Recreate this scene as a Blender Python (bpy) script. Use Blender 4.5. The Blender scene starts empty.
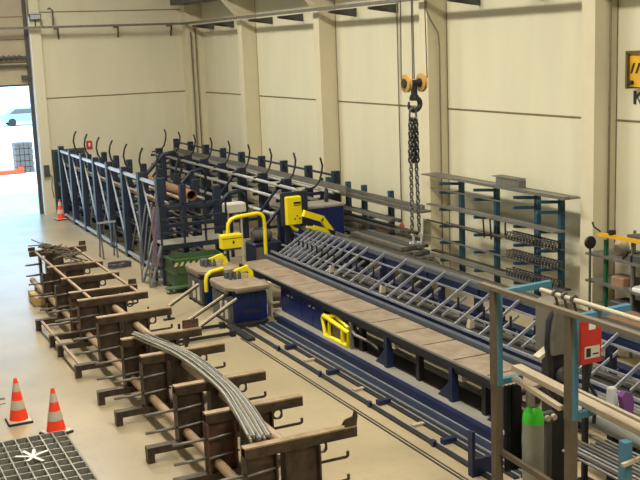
import bpy, math, random
from mathutils import Vector, Matrix
random.seed(7)
D = bpy.data; C = bpy.context.scene.collection
V = Vector

# ------------------------------------------------------------------ materials
def lin(c):
    return tuple(((v/255)/12.92 if v/255 <= .04045 else ((v/255+.055)/1.055)**2.4) for v in c)
MATS = {}
def mat(name, col, rough=.6, metal=0., var=.12, scale=6., col2=None, bump=0., emit=None, stretch=None):
    if name in MATS: return MATS[name]
    m = D.materials.new(name); m.use_nodes = True
    nt = m.node_tree; b = nt.nodes['Principled BSDF']
    b.inputs['Roughness'].default_value = rough; b.inputs['Metallic'].default_value = metal
    tc = nt.nodes.new('ShaderNodeTexCoord'); nz = nt.nodes.new('ShaderNodeTexNoise')
    mp = nt.nodes.new('ShaderNodeMapping')
    if stretch: mp.inputs['Scale'].default_value = stretch
    nt.links.new(tc.outputs['Object'], mp.inputs[0]); nt.links.new(mp.outputs[0], nz.inputs['Vector'])
    nz.inputs['Scale'].default_value = scale; nz.inputs['Detail'].default_value = 5; nz.inputs['Roughness'].default_value = .65
    cr = nt.nodes.new('ShaderNodeValToRGB')
    a = lin(col); bb = lin(col2) if col2 else tuple(v*(1-var*2) for v in a)
    cr.color_ramp.elements[0].position = .32; cr.color_ramp.elements[1].position = .62
    cr.color_ramp.elements[0].color = (*bb, 1); cr.color_ramp.elements[1].color = (*a, 1)
    nt.links.new(nz.outputs['Fac'], cr.inputs[0]); nt.links.new(cr.outputs[0], b.inputs['Base Color'])
    if bump:
        bp = nt.nodes.new('ShaderNodeBump'); bp.inputs['Strength'].default_value = bump; bp.inputs['Distance'].default_value = .02
        nt.links.new(nz.outputs['Fac'], bp.inputs['Height']); nt.links.new(bp.outputs[0], b.inputs['Normal'])
    if emit:
        b.inputs['Emission Color'].default_value = (*lin(col), 1); b.inputs['Emission Strength'].default_value = emit
    MATS[name] = m; return m
WALLC = mat('cream_concrete', (218,212,182), .85, var=.03, scale=1.2, stretch=(1,1,.25))
BACKC = mat('cream_concrete_back', (215,208,181), .85, var=.03, scale=1.2, stretch=(1,1,.25))
PILC = mat('pillar_concrete', (214,204,172), .8, var=.03, scale=2)
SEAM = mat('joint_sealant', (128,108,78), .9)
NAVY = mat('navy_paint', (24,34,70), .45, var=.15, scale=3)
DNAVY = mat('dark_navy_paint', (30,40,58), .5, var=.2, scale=4)
BLUE = mat('blue_cabinet_paint', (18,34,88), .4, var=.1, scale=2)
TEAL = mat('teal_paint', (66,118,138), .5, var=.08, scale=5)
DTEAL = mat('dark_teal_paint', (36,78,98), .55, var=.12, scale=5)
RUST = mat('rusty_steel', (78,64,50), .42, .25, var=.2, scale=5, col2=(44,36,28), bump=.2)
RUST2 = mat('brown_rust_steel', (100,66,44), .8, var=.2, scale=4, col2=(46,36,28), bump=.2)
TUBE = mat('mill_scale_pipe', (168,142,114), .45, var=.1, scale=6)
STEEL = mat('bare_steel', (136,136,130), .42, .55, var=.12, scale=8)
GALV = mat('galvanised_steel', (176,182,188), .38, .4, var=.1, scale=9)
DGREY = mat('dark_grey_steel', (84,84,82), .55, .2, var=.15, scale=7)
MGREY = mat('grey_steel_stock', (120,116,106), .55, .25, var=.15, scale=7)
BLACK = mat('black_steel', (34,32,32), .5, var=.2, scale=6)
YEL = mat('yellow_paint', (236,216,22), .4, var=.05, scale=3)
DYEL = mat('ochre_yellow_paint', (224,170,30), .5, var=.08, scale=3)
BRASS = mat('worn_yellow_sheave', (188,146,72), .55, var=.2, scale=12)
TABLE = mat('oiled_steel_plate', (152,136,116), .5, var=.12, scale=3, col2=(124,106,88))
KERB = mat('grey_plinth_paint', (134,130,118), .7, var=.08, scale=3)
GREEN = mat('green_container_paint', (70,96,58), .55, var=.15, scale=4)
DGREEN = mat('green_post_paint', (36,98,62), .5, var=.1)
ORANGE = mat('cone_orange', (250,66,26), .5, var=.03)
WHITE = mat('white_paint', (226,226,220), .5, var=.03)
REFL = mat('cone_grey_band', (196,186,164), .5, var=.06)
RED = mat('red_paint', (196,48,34), .45, var=.08)
WOOD = mat('pale_timber', (174,158,132), .75, var=.1, scale=4, stretch=(1,.2,1))
OWOOD = mat('orange_timber', (200,168,112), .75, var=.1, scale=4)
PALE = mat('pale_wrapped_tube', (176,164,138), .6, var=.06, scale=5)
RUBBER = mat('black_rubber', (28,28,28), .8)
CLOTH = mat('black_cloth', (22,21,20), .95, var=.3, scale=9)
GCYL = mat('grey_cylinder_paint', (146,148,138), .45, var=.06)
NEON = mat('green_cylinder_shoulder', (64,214,40), .45, var=.04)
BEIGE = mat('beige_machine_housing', (206,200,180), .5, var=.05)
GBOX = mat('grey_machine_housing', (108,102,90), .6, var=.08)
REBAR = mat('bright_steel_bar', (176,170,152), .45, .3, var=.14, scale=14)
PIPEO = mat('rust_orange_pipe', (128,92,62), .7, var=.2, scale=5)
PURPLE = mat('purple_cloth', (128,74,140), .9, var=.15)
DOORG = mat('dark_green_door', (44,62,64), .5, var=.08)
ALU = mat('door_panel_grey', (176,164,138), .6, var=.05, scale=2)
PAVE = mat('outdoor_pavement', (206,208,208), .9, var=.06, scale=1)
BROWN = mat('brown_table_top', (150,118,92), .6, var=.1)
SKYB = mat('pale_blue_paint', (120,168,196), .5, var=.06)
GRATE = mat('grating_steel', (150,148,136), .5, .25, var=.12, scale=9)
TAPE = mat('white_tape', (232,228,214), .6, var=.03)

def floor_mat():
    m = D.materials.new('polished_concrete'); m.use_nodes = True; nt = m.node_tree; b = nt.nodes['Principled BSDF']
    tc = nt.nodes.new('ShaderNodeTexCoord')
    n1 = nt.nodes.new('ShaderNodeTexNoise'); n1.inputs['Scale'].default_value = .55; n1.inputs['Detail'].default_value = 6
    n2 = nt.nodes.new('ShaderNodeTexNoise'); n2.inputs['Scale'].default_value = 7; n2.inputs['Detail'].default_value = 6; n2.inputs['Roughness'].default_value = .7
    for n in (n1, n2): nt.links.new(tc.outputs['Object'], n.inputs['Vector'])
    r1 = nt.nodes.new('ShaderNodeValToRGB'); r1.color_ramp.elements[0].position = .35; r1.color_ramp.elements[1].position = .65
    r1.color_ramp.elements[0].color = (*lin((154,140,112)), 1); r1.color_ramp.elements[1].color = (*lin((174,158,126)), 1)
    r2 = nt.nodes.new('ShaderNodeValToRGB'); r2.color_ramp.elements[0].position = .38; r2.color_ramp.elements[1].position = .5
    r2.color_ramp.elements[0].color = (.8, .79, .77, 1); r2.color_ramp.elements[1].color = (1, 1, 1, 1)
    nt.links.new(n1.outputs['Fac'], r1.inputs[0]); nt.links.new(n2.outputs['Fac'], r2.inputs[0])
    mx = nt.nodes.new('ShaderNodeMix'); mx.data_type = 'RGBA'; mx.blend_type = 'MULTIPLY'; mx.inputs[0].default_value = .3
    nt.links.new(r1.outputs[0], mx.inputs[6]); nt.links.new(r2.outputs[0], mx.inputs[7]); nt.links.new(mx.outputs[2], b.inputs['Base Color'])
    b.inputs['Roughness'].default_value = .42
    rr = nt.nodes.new('ShaderNodeMapRange'); rr.inputs[3].default_value = .27; rr.inputs[4].default_value = .34
    nt.links.new(n2.outputs['Fac'], rr.inputs[0]); nt.links.new(rr.outputs[0], b.inputs['Roughness'])
    return m
FLOOR = floor_mat()

# ------------------------------------------------------------------ mesh builder
class MB:
    def __init__(s): s.v = []; s.f = []; s.sm = []
    def add(s, vs, fs, smooth=False):
        o = len(s.v); s.v += [tuple(v) for v in vs]
        for f in fs: s.f.append(tuple(o+i for i in f)); s.sm.append(smooth)
        return s
    def box(s, x0, x1, y0, y1, z0, z1):
        vs = [(x,y,z) for x in (x0,x1) for y in (y0,y1) for z in (z0,z1)]
        return s.add(vs, [(0,1,3,2),(4,6,7,5),(0,4,5,1),(2,3,7,6),(0,2,6,4),(1,5,7,3)])
    def cham(s, x0, x1, y0, y1, z0, z1, c=.015):
        # box with its vertical and top edges chamfered
        def ring(e, z): 
            return [(x0+e+c,y0+e,z),(x1-e-c,y0+e,z),(x1-e,y0+e+c,z),(x1-e,y1-e-c,z),(x1-e-c,y1-e,z),(x0+e+c,y1-e,z),(x0+e,y1-e-c,z),(x0+e,y0+e+c,z)]
        vs = ring(0,z0)+ring(0,z1-c)+ring(c,z1); fs = [tuple(range(7,-1,-1)), tuple(range(16,24))]
        for k in (0,8):
            for i in range(8): fs.append((k+i, k+(i+1)%8, k+8+(i+1)%8, k+8+i))
        return s.add(vs, fs)
    def bar(s, p0, p1, w, h, up=(0,0,1)):
        p0, p1 = V(p0), V(p1); d = (p1-p0).normalized(); u = V(up)
        if abs(d.dot(u)) > .95: u = V((0,1,0)) if abs(d.y) < .9 else V((1,0,0))
        r = d.cross(u).normalized(); u = r.cross(d)
        vs = [p + r*a*w/2 + u*b*h/2 for p in (p0,p1) for a,b in ((-1,-1),(1,-1),(1,1),(-1,1))]
        return s.add(vs, [(3,2,1,0),(4,5,6,7),(0,1,5,4),(1,2,6,5),(2,3,7,6),(3,0,4,7)])
    def path(s, pts, r, n=8, cap=True, radii=None):
        pts = [V(p) for p in pts]; rings = []; prev = None
        for i, p in enumerate(pts):
            d = ((pts[min(i+1,len(pts)-1)]-pts[max(i-1,0)])).normalized()
            u = prev if prev is not None else (V((0,0,1)) if abs(d.z) < .9 else V((1,0,0)))
            a = (u - d*u.dot(d)).normalized(); b = d.cross(a); prev = a
            rr = radii[i] if radii else r
            rings.append([p + a*rr*math.cos(t*2*math.pi/n) + b*rr*math.sin(t*2*math.pi/n) for t in range(n)])
        vs = [v for q in rings for v in q]; fs = []
        for k in range(len(pts)-1):
            for i in range(n): fs.append((k*n+i, k*n+(i+1)%n, (k+1)*n+(i+1)%n, (k+1)*n+i))
        s.add(vs, fs, True)
        if cap:
            o = len(s.v)-len(vs); s.f.append(tuple(o+i for i in range(n-1,-1,-1))); s.sm.append(False)
            s.f.append(tuple(o+(len(pts)-1)*n+i for i in range(n))); s.sm.append(False)
        return s
    def tube(s, p0, p1, r, n=8): return s.path([p0,p1], r, n)
    def pipe(s, p0, p1, r, ri, n=16):
        # open hollow pipe
        p0, p1 = V(p0), V(p1); d = (p1-p0).normalized(); a = V((0,0,1)) if abs(d.z) < .9 else V((1,0,0))
        a = (a-d*a.dot(d)).normalized(); b = d.cross(a)
        rg = lambda p, q: [p+a*q*math.cos(t*2*math.pi/n)+b*q*math.sin(t*2*math.pi/n) for t in range(n)]
        vs = rg(p0,r)+rg(p1,r)+rg(p1,ri)+rg(p0,ri); fs = []
        for k in range(4):
            for i in range(n): fs.append((k*n+i, k*n+(i+1)%n, ((k+1)%4)*n+(i+1)%n, ((k+1)%4)*n+i))
        return s.add(vs, fs, True)
    def lathe(s, c, prof, n=20, axis='z'):
        rings = []
        for r, h in prof:
            for t in range(n):
                a = r*math.cos(t*2*math.pi/n); b = r*math.sin(t*2*math.pi/n)
                rings.append({'z':(c[0]+a,c[1]+b,c[2]+h), 'x':(c[0]+h,c[1]+a,c[2]+b), 'y':(c[0]+b,c[1]+h,c[2]+a)}[axis])
        fs = []
        for k in range(len(prof)-1):
            for i in range(n): fs.append((k*n+i, k*n+(i+1)%n, (k+1)*n+(i+1)%n, (k+1)*n+i))
        fs.append(tuple(range(n-1,-1,-1))); fs.append(tuple((len(prof)-1)*n+i for i in range(n)))
        return s.add(rings, fs, True)
    def prism(s, poly, axis, a0, a1):
        n = len(poly)
        def P(q, a): return {'x':(a,q[0],q[1]), 'y':(q[0],a,q[1]), 'z':(q[0],q[1],a)}[axis]
        vs = [P(q,a0) for q in poly]+[P(q,a1) for q in poly]
        return s.add(vs, [tuple(range(n-1,-1,-1)), tuple(range(n,2*n))]+[(i,(i+1)%n,n+(i+1)%n,n+i) for i in range(n)])
    def build(s, name, m, parent=None, loc=None):
        me = D.meshes.new(name); me.from_pydata(s.v, [], s.f); me.polygons.foreach_set('use_smooth', s.sm)
        import bmesh
        bm = bmesh.new(); bm.from_mesh(me); bmesh.ops.recalc_face_normals(bm, faces=bm.faces)
        for e in bm.edges:
            if len(e.link_faces) == 2 and e.calc_face_angle(0) > .8: e.smooth = False
        bm.to_mesh(me); bm.free()
        me.materials.append(m); o = D.objects.new(name, me); C.objects.link(o)
        if parent: o.parent = parent
        if loc: o.location = loc
        return o
def thing(name, label, cat, loc=(0,0,0), group=None, rz=0):
    o = D.objects.new(name, None); C.objects.link(o); o.empty_display_size = .2
    o.location = loc; o.rotation_euler.z = rz; o['label'] = label; o['category'] = cat
    if group: o['group'] = group
    return o
def tag(o, label, cat, group=None, kind=None):
    o['label'] = label; o['category'] = cat
    if group: o['group'] = group
    if kind: o['kind'] = kind
    return o
def struct(name, mb, m, label=None):
    o = mb.build(name, m); o['kind'] = 'structure'
    if label: o['label'] = label
    return o
def copy_tree(o, parent=None, label=None, loc=None):
    c = o.copy(); C.objects.link(c); c.parent = parent
    if label: c['label'] = label
    if loc is not None: c.location = loc
    for ch in [x for x in D.objects if x.parent == o]: copy_tree(ch, c)
    return c
ORD = ['first','second','third','fourth','fifth','sixth','seventh','eighth','ninth','tenth','eleventh','twelfth']

# ------------------------------------------------------------------ the hall
XW, YB = 13.21, 38.05
struct('floor', MB().box(-8,13.5,-5,38.3,-.2,0), FLOOR)
struct('ground', MB().box(-30,60,38.3,130,-.2,-.01), PAVE)
HALL = mat('dull_hall_cladding', (128,124,112), .9)
struct('ceiling', MB().box(-8,13.5,-5,38.3,10.5,10.7), HALL)
struct('wall_right', MB().box(XW,13.5,-5,38.3,0,10.5), WALLC)
struct('wall_left', MB().box(-8.3,-8,-5,38.3,0,3.5).box(-8.3,-8,-5,38.3,8.5,10.5).box(-8.3,-8,-5,-3,3.5,8.5).box(-8.3,-8,36,38.3,3.5,8.5), HALL)
struct('wall_front', MB().box(-8,13.5,-5.3,-5,0,10.5), HALL)
struct('wall_back', MB().box(6.86,XW,YB,38.3,0,10.5).box(2.4,6.86,YB,38.3,7.6,10.5).box(-8,2.4,YB,38.3,0,10.5), BACKC)
# panel joints
struct('trim_1', MB().box(XW-.008,XW,-5,YB,4.03,4.07), SEAM, 'dark horizontal joint along the long wall')
struct('trim_2', MB().box(7.3,12.55,YB-.008,YB,4.1,4.14).box(7.3,12.55,YB-.008,YB,7.12,7.155), SEAM, 'dark horizontal joints on the back wall')
k = 3
pil_y = [32.3, 26.46, 20.75, 15.02, 9.27]
for y in pil_y:
    m = MB().box(12.7,XW,y,y+.36,0,10.4)
    m.prism([(12.7,6.6),(12.7,7.25),(12.1,7.25)], 'y', y, y+.36)
    o = struct('trim_%d'%k, m, PILC, 'cream concrete pillar with a corbel on the long wall'); k += 1
    struct('trim_%d'%k, MB().box(XW-.006,XW,y-.03,y-.005,0,10.4), SEAM, 'vertical wall joint beside a pillar'); k += 1
struct('trim_%d'%k, MB().box(12.55,XW,37.55,YB,0,10.4), PILC, 'cream concrete corner pillar'); k += 1
struct('trim_%d'%k, MB().box(6.95,7.3,37.75,YB,0,10.4), BACKC, 'cream concrete door post beside the big door'); k += 1
struct('trim_%d'%k, MB().box(6.9,6.95,37.72,YB,0,7), WHITE, 'white edge strip of the big doorway'); k += 1
struct('trim_%d'%k, MB().box(12.0,12.6,-5,37.5,7.26,7.95), DGREY, 'grey crane runway beam along the long wall'); k += 1
# garage sectional door (raised), its tracks and shaft
g = MB()
g.box(2.4,6.86,38.08,38.13,4.66,7.6)
gd = struct('door_1', g, ALU, 'raised sectional door above the open doorway')
MB().box(2.4,6.8,38.09,38.12,4.6,4.66).build('door_seal', BLACK, gd)
for z in (5.43,6.22,7.0): MB().box(2.4,6.8,38.07,38.08,z-.015,z+.015).build('panel_joint', SEAM, gd)
MB().box(6.78,6.9,37.98,38.1,0,7.6).box(6.86,6.9,37.9,38.1,0,7.6).build('door_track', DGREY, gd)
m = MB().tube((2.4,37.9,5.6),(6.75,37.9,5.6),.05)
m.path([(3+i*.035, 37.9+.09*math.cos(i*1.2), 5.6+.09*math.sin(i*1.2)) for i in range(104)], .015, 4)
m.box(2.4,6.8,37.85,38.0,5.3,5.36).box(6.55,6.75,37.85,38.05,4.85,4.97)
m.build('spring_shaft', DGREY, gd)
# personnel door
d2 = struct('door_2', MB().box(7.45,8.5,YB-.04,YB,0,2.2), DOORG, 'dark green personnel door in the back wall')
MB().box(7.38,7.45,YB-.06,YB,0,2.28).box(8.5,8.57,YB-.06,YB,0,2.28).box(7.45,8.5,YB-.06,YB,2.2,2.28).build('door_frame', DGREY, d2)
MB().box(7.55,7.7,YB-.1,YB-.04,1.0,1.03).box(7.53,7.58,YB-.06,YB-.04,.95,1.1).build('door_handle', GALV, d2)
# unseen window strip added on the left wall for side light
w = MB()
for i in range(14): w.box(-8.12,-8.08,-3+i*3,-2.94+i*3,3.5,8.5)
w.box(-8.12,-8.08,-3,36,3.5,3.58).box(-8.12,-8.08,-3,36,8.42,8.5).box(-8.12,-8.08,-3,36,5.97,6.03)
struct('window_added_1', w, WHITE)
struct('window_added_2', MB().box(-8.2,-8.13,-3,36,3.5,8.5), mat('opaque_panel', (214,208,190), .4), 'opaque cream panels added to keep the sky out of the window strip')  # unseen opaque panels, added to block the blue sky

# outside objects
m = MB()
t = thing('block_stack', 'pale stack of grey crates standing outside the open doorway', 'crate', (8.85,53,0))
for i in range(5):
    for j in range(4): MB().cham(-.42+j*.22,-.42+j*.22+.2,-.5,.4,i*.3,i*.3+.27,.01).build('crate', DGREY, t) if j < 4 else None
t = thing('parked_car', 'blue car parked far outside beyond the open doorway', 'car', (15.6,90,0))
MB().prism([(-2.1,.35),(2.1,.35),(2.1,.8),(1.9,.95),(1.1,1.02),(.5,1.45),(-1.1,1.45),(-1.8,1.0),(-2.1,.9)], 'y', -.85, .85).build('body', SKYB, t)
MB().prism([(.95,1.02),(.45,1.4),(-1.0,1.4),(-1.5,1.02)], 'y', -.87, -.86).build('window', DGREY, t)
for x in (-1.3,1.3):
    for y in (-.8,.8): MB().lathe((x,y,.33), [(.33,-.1),(.33,.1)], 16, 'y').build('wheel', RUBBER, t)
t = thing('blue_container', 'pale blue metal container outside at the left edge', 'container', (7.9,62,0))
MB().cham(-1.6,.4,-1.2,1.2,0,2.8,.05).build('body', SKYB, t); 
m = MB()
for i in range(9): m.box(-1.5+i*.2,-1.42+i*.2,-1.23,-1.2,.3,2.6)
m.build('door_rib', GALV, t)
tag(MB().box(-.8,.8,-.3,.3,.02,.18).box(-.8,-.6,-.32,.32,.18,.3).box(.6,.8,-.32,.32,.18,.3).build('orange_barrier', ORANGE, None, (7.9,52.5,0)), 'flat orange barrier block lying outside the doorway', 'barrier')

# wall fittings
t = thing('floodlight', 'small grey floodlight on the post beside the big door', 'light', (7.13,37.74,6.96))
MB().box(-.2,.2,-.16,-.04,-.1,.11).build('housing', DGREY, t); MB().box(-.17,.17,-.165,-.16,-.07,.08).build('glass', GALV, t)
MB().box(-.02,.02,-.05,.02,-.35,0).build('bracket', DGREY, t)
t = thing('switch_box', 'grey switch box on the post beside the doorway', 'switch', (7.1,37.74,1.58))
MB().cham(-.11,.08,-.12,0,-.2,.2,.01).build('housing', DGREY, t)
MB().path([(.08,-.04,-.1),(.16,-.04,-.25),(.12,-.04,-.6),(.17,-.04,-1.0)], .012, 6).build('cable', BLACK, t)
t = thing('fire_sign', 'small red square sign on the back wall', 'sign', (8.76,YB-.02,2.36))
MB().box(-.11,.11,-.01,.01,-.15,.15).build('plate', RED, t)
MB().box(-.03,.03,-.014,-.011,-.06,.02).prism([(-.06,.02),(.06,.02),(0,.09)], 'y', -.014, -.011).build('symbol', WHITE, t)
t = thing('cable_duct', 'thin grey cable duct on brackets running around the upper walls', 'duct', (0,0,0))
MB().bar((5.8,37.5,6.6),(12.5,37.38,6.6),.16,.075).bar((12.42,37.3,6.6),(12.42,-4,6.52),.16,.075).build('duct', MGREY, t)
for y in (36.3,34.3,30.9,28.6,25.2,23.0,19.4,17.2,13.6):
    MB().prism([(XW,6.33),(XW,6.56),(12.4,6.5),(12.4,6.44)], 'y', y-.04, y+.04).build('bracket', DGREY, t)
for x in (7.85,10.0,12.0):
    MB().bar((x,37.5,6.56),(x+.12,YB,6.2),.05,.05).bar((x,37.5,6.56),(x,YB,6.56),.06,.05).build('bracket', DGREY, t)
MB().path([(7.7,37.5,6.65),(7.72,37.5,7.15),(7.62,37.5,7.25),(7.55,37.5,7.2)], .03, 6).build('bent_pipe', DGREY, t)
COND = mat('conduit_grey', (128,118,96), .6)
def conduit(label, pts, r=.02):
    o = MB().path(pts, r, 6).build('thin_conduit', COND); tag(o, label, 'pipe'); return o
conduit('thin conduit down the corner pillar', [(12.72,37.5,6.3),(12.72,37.5,.0)], .03)
conduit('second thin conduit beside the corner pillar edge', [(12.9,37.5,6.5),(12.9,37.5,.0)], .025)
c1 = conduit('thin cable with a red plug hanging on the wall behind the chain', [(13.16,22.93,9.5),(13.16,22.93,1.0)], .018)
MB().lathe((13.16,22.93,.95), [(.02,.12),(.06,.05),(.07,-.08),(.05,-.1)], 10).build('plug', RED, c1)
conduit('grey cable curving down the pillar beside the chain hoist', [(12.66,20.72,6.9),(12.66,20.72,6.3),(12.75,20.7,6.1),(12.95,20.7,5.8),(12.98,20.7,5.5),(12.98,20.7,0.0)])
conduit('grey conduit down the right pillar near the yellow sign', [(13.02,14.98,9),(13.02,14.98,0)], .022)
m = MB(); 
t = thing('hoist_sign', 'yellow framed box sign with black slashes at the right edge', 'sign', (13.0,14.05,4.98))
MB().box(-.02,.15,-.75,.4,-.3,.3).build('panel', DYEL, t)
MB().box(-.08,.2,-.77,.42,.28,.33).box(-.08,.2,.37,.42,-.33,.3).box(-.08,.2,-.77,-.5,-.33,-.28).build('frame', mat('dark_olive_frame',(92,76,30),.5), t)
m = MB()
for i in range(4): 
    y = .31 - i*.13
    m.prism([(y,-.06),(y+.04,-.06),(y-.04,.12),(y-.08,.12)], 'x', -.035, -.021)
m.build('stripe', BLACK, t)
MB().lathe((-.05,.3,-.22), [(.04,-.03),(.04,.03)], 10, 'x').build('knob', BLACK, t)
# the letter K on the wall below
m = MB().box(-.01,0,.05,.11,0,.24)
m.prism([(.05,.09),(.05,.15),(-.07,.24),(-.13,.24)], 'x', -.01, 0).prism([(.03,.14),(-.02,.1),(-.13,0),(-.06,0)], 'x', -.01, 0)
tag(m.build('letter_sign', BLACK, None, (13.2,14.44,4.36)), 'black letter K on the wall under the yellow sign', 'letter')

# ------------------------------------------------------------------ chain hoist hook
t = thing('hook_block', 'crane hook block with two yellow sheaves hanging on ropes', 'hook', (8.25,13.9,4.75))
for sx, nm in ((-.135,'sheave'),(.135,'sheave')):
    MB().lathe((sx,0,.24), [(.05,-.028),(.115,-.03),(.142,-.024),(.142,-.014),(.12,0),(.142,.014),(.142,.024),(.115,.03),(.05,.028)], 24, 'x').build(nm, BRASS, t)
    MB().lathe((sx,0,.24), [(.07,-.055),(.07,.055)], 14, 'x').build('hub', BLACK, t)
MB().lathe((0,0,.24), [(.05,-.17),(.05,.17)], 12, 'x').box(-.035,.035,-.04,.04,.02,.24).build('axle', BLACK, t)
m = MB()
m.path([(.0,0,.02)]+[(.1*math.sin(a), 0, -.08+.1*math.cos(a)) for a in [i*.35+.2 for i in range(15)]], .035, 8, radii=[.05]+[.042]*11+[.035,.028,.02,.015])
m.lathe((0,0,.0), [(.07,-.03),(.08,0),(.06,.06)], 12)
m.build('hook', BLACK, t)
for x, y in ((-.235,0),(-.02,0),(.02,.02),(.25,0)):
    MB().tube((x*.95,y,.3),(x*.55,y,5.7),.009,6).build('wire_rope', DGREY, t)
t2 = thing('lifting_chain', 'doubled steel chain hanging from the crane hook', 'chain', (8.2,13.87,4.6))
def chain(x0, x1, z0, z1, r=.012, L=.075, y=0):
    m = MB(); n = int(abs(z1-z0)/(L*.78)); 
    for i in range(n):
        a = i/n; cx = x0+(x1-x0)*a; cz = z0+(z1-z0)*a; pts = []
        for q in range(9):
            th = q*2*math.pi/8; u = .5*L*math.cos(th)*(1.1); w_ = .026*math.sin(th)
            pts.append((cx+(w_ if i%2 else 0), y+(0 if i%2 else w_), cz+u))
        m.path(pts, r, 5, cap=False)
    return m
m = MB().path([(-.05,0,-.02),(-.06,0,-.12),(0,0,-.17),(.06,0,-.12),(.05,0,-.02),(0,0,.02),(-.05,0,-.02)], .018, 6)
m.build('ring', DGREY, t2)
for x0, x1, y in ((-.035,-.055,.02),(-.01,-.02,-.02),(.02,.03,.02),(.045,.06,-.02)):
    chain(x0, x1, -.18, -.85, .016, .08, y).build('chain_strand', BLACK, t2)
for x0, x1, y in ((-.05,-.055,.0),(.045,.075,-.0)):
    chain(x0, x1, -.87, -1.95, .013, .08, y).build('chain_strand', DGREY, t2)
for x in (-.06,.08):
    MB().path([(x,0,-1.95),(x+.02,0,-2.0),(x+.03,0,-2.07),(x,0,-2.11),(x-.04,0,-2.08)], .02, 7).build('end_hook', GALV, t2)

# ------------------------------------------------------------------ near storage rack (left, blue portals)
RY = [36.5-1.65*i for i in range(8)]
t = thing('storage_rack', 'near blue portal rack with white top rails and diagonal braces', 'rack', (7.4,0,0))
for i, y in enumerate(RY):
    MB().box(-.09,.09,y-.1,y+.1,0,2.52).build('post', DNAVY, t)
    MB().box(.52,.66,y-.08,y+.08,0,2.32).build('post', DNAVY, t)
    MB().box(1.42,1.58,y-.1,y+.1,0,2.2).build('post', DNAVY, t)
    for z in (.35,.8,1.25,1.7): MB().box(.09,1.42,y-.05,y+.05,z,z+.09).build('cross_arm', DNAVY, t)
    MB().path([(.62,y,2.25),(.5,y,2.42),(.46,y,2.65),(.5,y,2.85),(.58,y,3.0)], .028, 7).build('hook', BLACK, t)
for i in range(7):
    y0, y1 = RY[i], RY[i+1]
    MB().bar((.0,y0-.1,2.35),(.0,y1+.1,.2),.035,.045).build('brace', GALV, t)
    if i in (2,3,5): MB().bar((.05,y1+.1,2.0),(.05,y0-.1,.2),.03,.035).build('brace', STEEL, t)
    MB().bar((-.02,y0-.1,2.36),(-.02,y1+.1,2.36),.08,.07).build('top_rail', GALV, t)
    MB().bar((-.04,y0-.1,.14),(-.04,y1+.1,.14),.07,.07).build('base_rail', GALV, t)
TB = mat('light_steel_tube', (168,164,152), .45, .35, var=.14, scale=6)
for i,(x,z,r) in enumerate([(7.56,1.84,.05),(7.68,1.83,.04),(8.2,1.84,.05),(8.7,1.83,.04)]):
    tag(MB().tube((x,36.9-i*.3,z),(x,25.1+i*.1,z),r,8).build('steel_tube', TB if i%2 else TUBE), 'long steel tube lying on the arms of the near blue rack', 'tube', 'steel tubes in the near rack')
for lv in (.43,.88,1.33):
    for j in range(5):
        x = (7.58,7.74,8.18,8.4,8.65)[j]+random.uniform(-.03,.03)
        tag(MB().tube((x,36.8-random.random(),lv+.035),(x,25.2+random.random(),lv+.035),.035,6).build('steel_tube', (DGREY,MGREY,RUST)[j%3]), 'steel tube stored on a lower arm level inside the near blue rack', 'tube', 'steel tubes inside the near rack levels')
tag(MB().pipe((8.42,25.5,1.93),(8.42,29.5,1.93),.14,.12,20).build('large_pipe', PIPEO), 'large rusty orange pipe lying open ended on the near rack', 'pipe')

# bent transfer arms above near rack
def transfer(label, x, y, z, s=1.):
    t = thing('transfer_arm', label, 'arm', (x,y,z))
    MB().path([(-.9*s,0,-.35*s),(-.55*s,0,-.3*s),(0,0,.25*s),(.35*s,0,.3*s),(.45*s,0,.15*s)], .06*s, 8).build('arm', DNAVY, t)
    MB().box(-.05,.08,-.06,.06,-z,.2*s).build('post', DNAVY, t)
    MB().path([(.45*s,0,.15*s),(.55*s,0,-.2*s),(.4*s,0,-.55*s)], .04*s, 7).build('arm_tip', BLACK, t)
transfer('bent blue transfer arm on a post near the far end of the rack', 9.75, 32.2, 2.1, 1.1)
transfer('second bent blue transfer arm behind the near rack', 9.6, 29.0, 1.9, .9)
transfer('bent blue transfer arm just behind the white box', 9.75, 26.4, 1.5, 1.0)
transfer('bent blue transfer arm beside the yellow control panel', 10.05, 23.6, 1.45, .8)

# ------------------------------------------------------------------ far cantilever rack with curved hooks
FY = [37.2-1.66*i for i in range(9)]
t = thing('cantilever_rack', 'far blue cantilever rack with a row of curved black hooks', 'rack', (11.8,0,0))
for i, y in enumerate(FY):
    MB().box(-.09,.09,y-.08,y+.08,0,2.42).build('post', DNAVY, t)
    if i < 8: MB().box(-.78,-.56,y-.11,y+.11,0,2.12).build('post', DNAVY, t)
    for z in (.5,1.0,1.5,1.85): MB().box(-.99,-.09,y-.035,y+.035,z,z+.08).build('arm', DNAVY, t)
    MB().path([(-.95,y,2.0),(-.62,y,2.05),(-.47,y,2.2),(-.4,y,2.4),(-.37,y,2.6),(-.42,y,2.8)], .027, 7).build('hook', BLACK, t)
    if i in (1,3,5,7,8): MB().bar((-.8,y,2.05),(-1.5,y,1.25),.07,.06).bar((-1.5,y,1.25),(-1.5,y,0),.08,.08).build('strut', DNAVY, t)
MB().bar((0,37.3,2.3),(0,23.8,2.3),.05,.05).build('top_rail', DNAVY, t)
for j in range(3):
    tag(MB().tube((11.36+j*.09,36.9-.2*(j%3),1.97),(11.36+j*.09,23.2+.2*(j%2),1.97),.036,7).build('steel_tube', (TB,MGREY)[j%2]), 'long grey tube in the top bundle of the far hook rack', 'tube', 'tubes on top of the far hook rack')
tag(MB().bar((11.64,36.9,2.03),(11.64,23.0,2.03),.05,.2).build('steel_channel', MGREY), 'long grey channel beside the top tubes of the far hook rack', 'channel')
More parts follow.
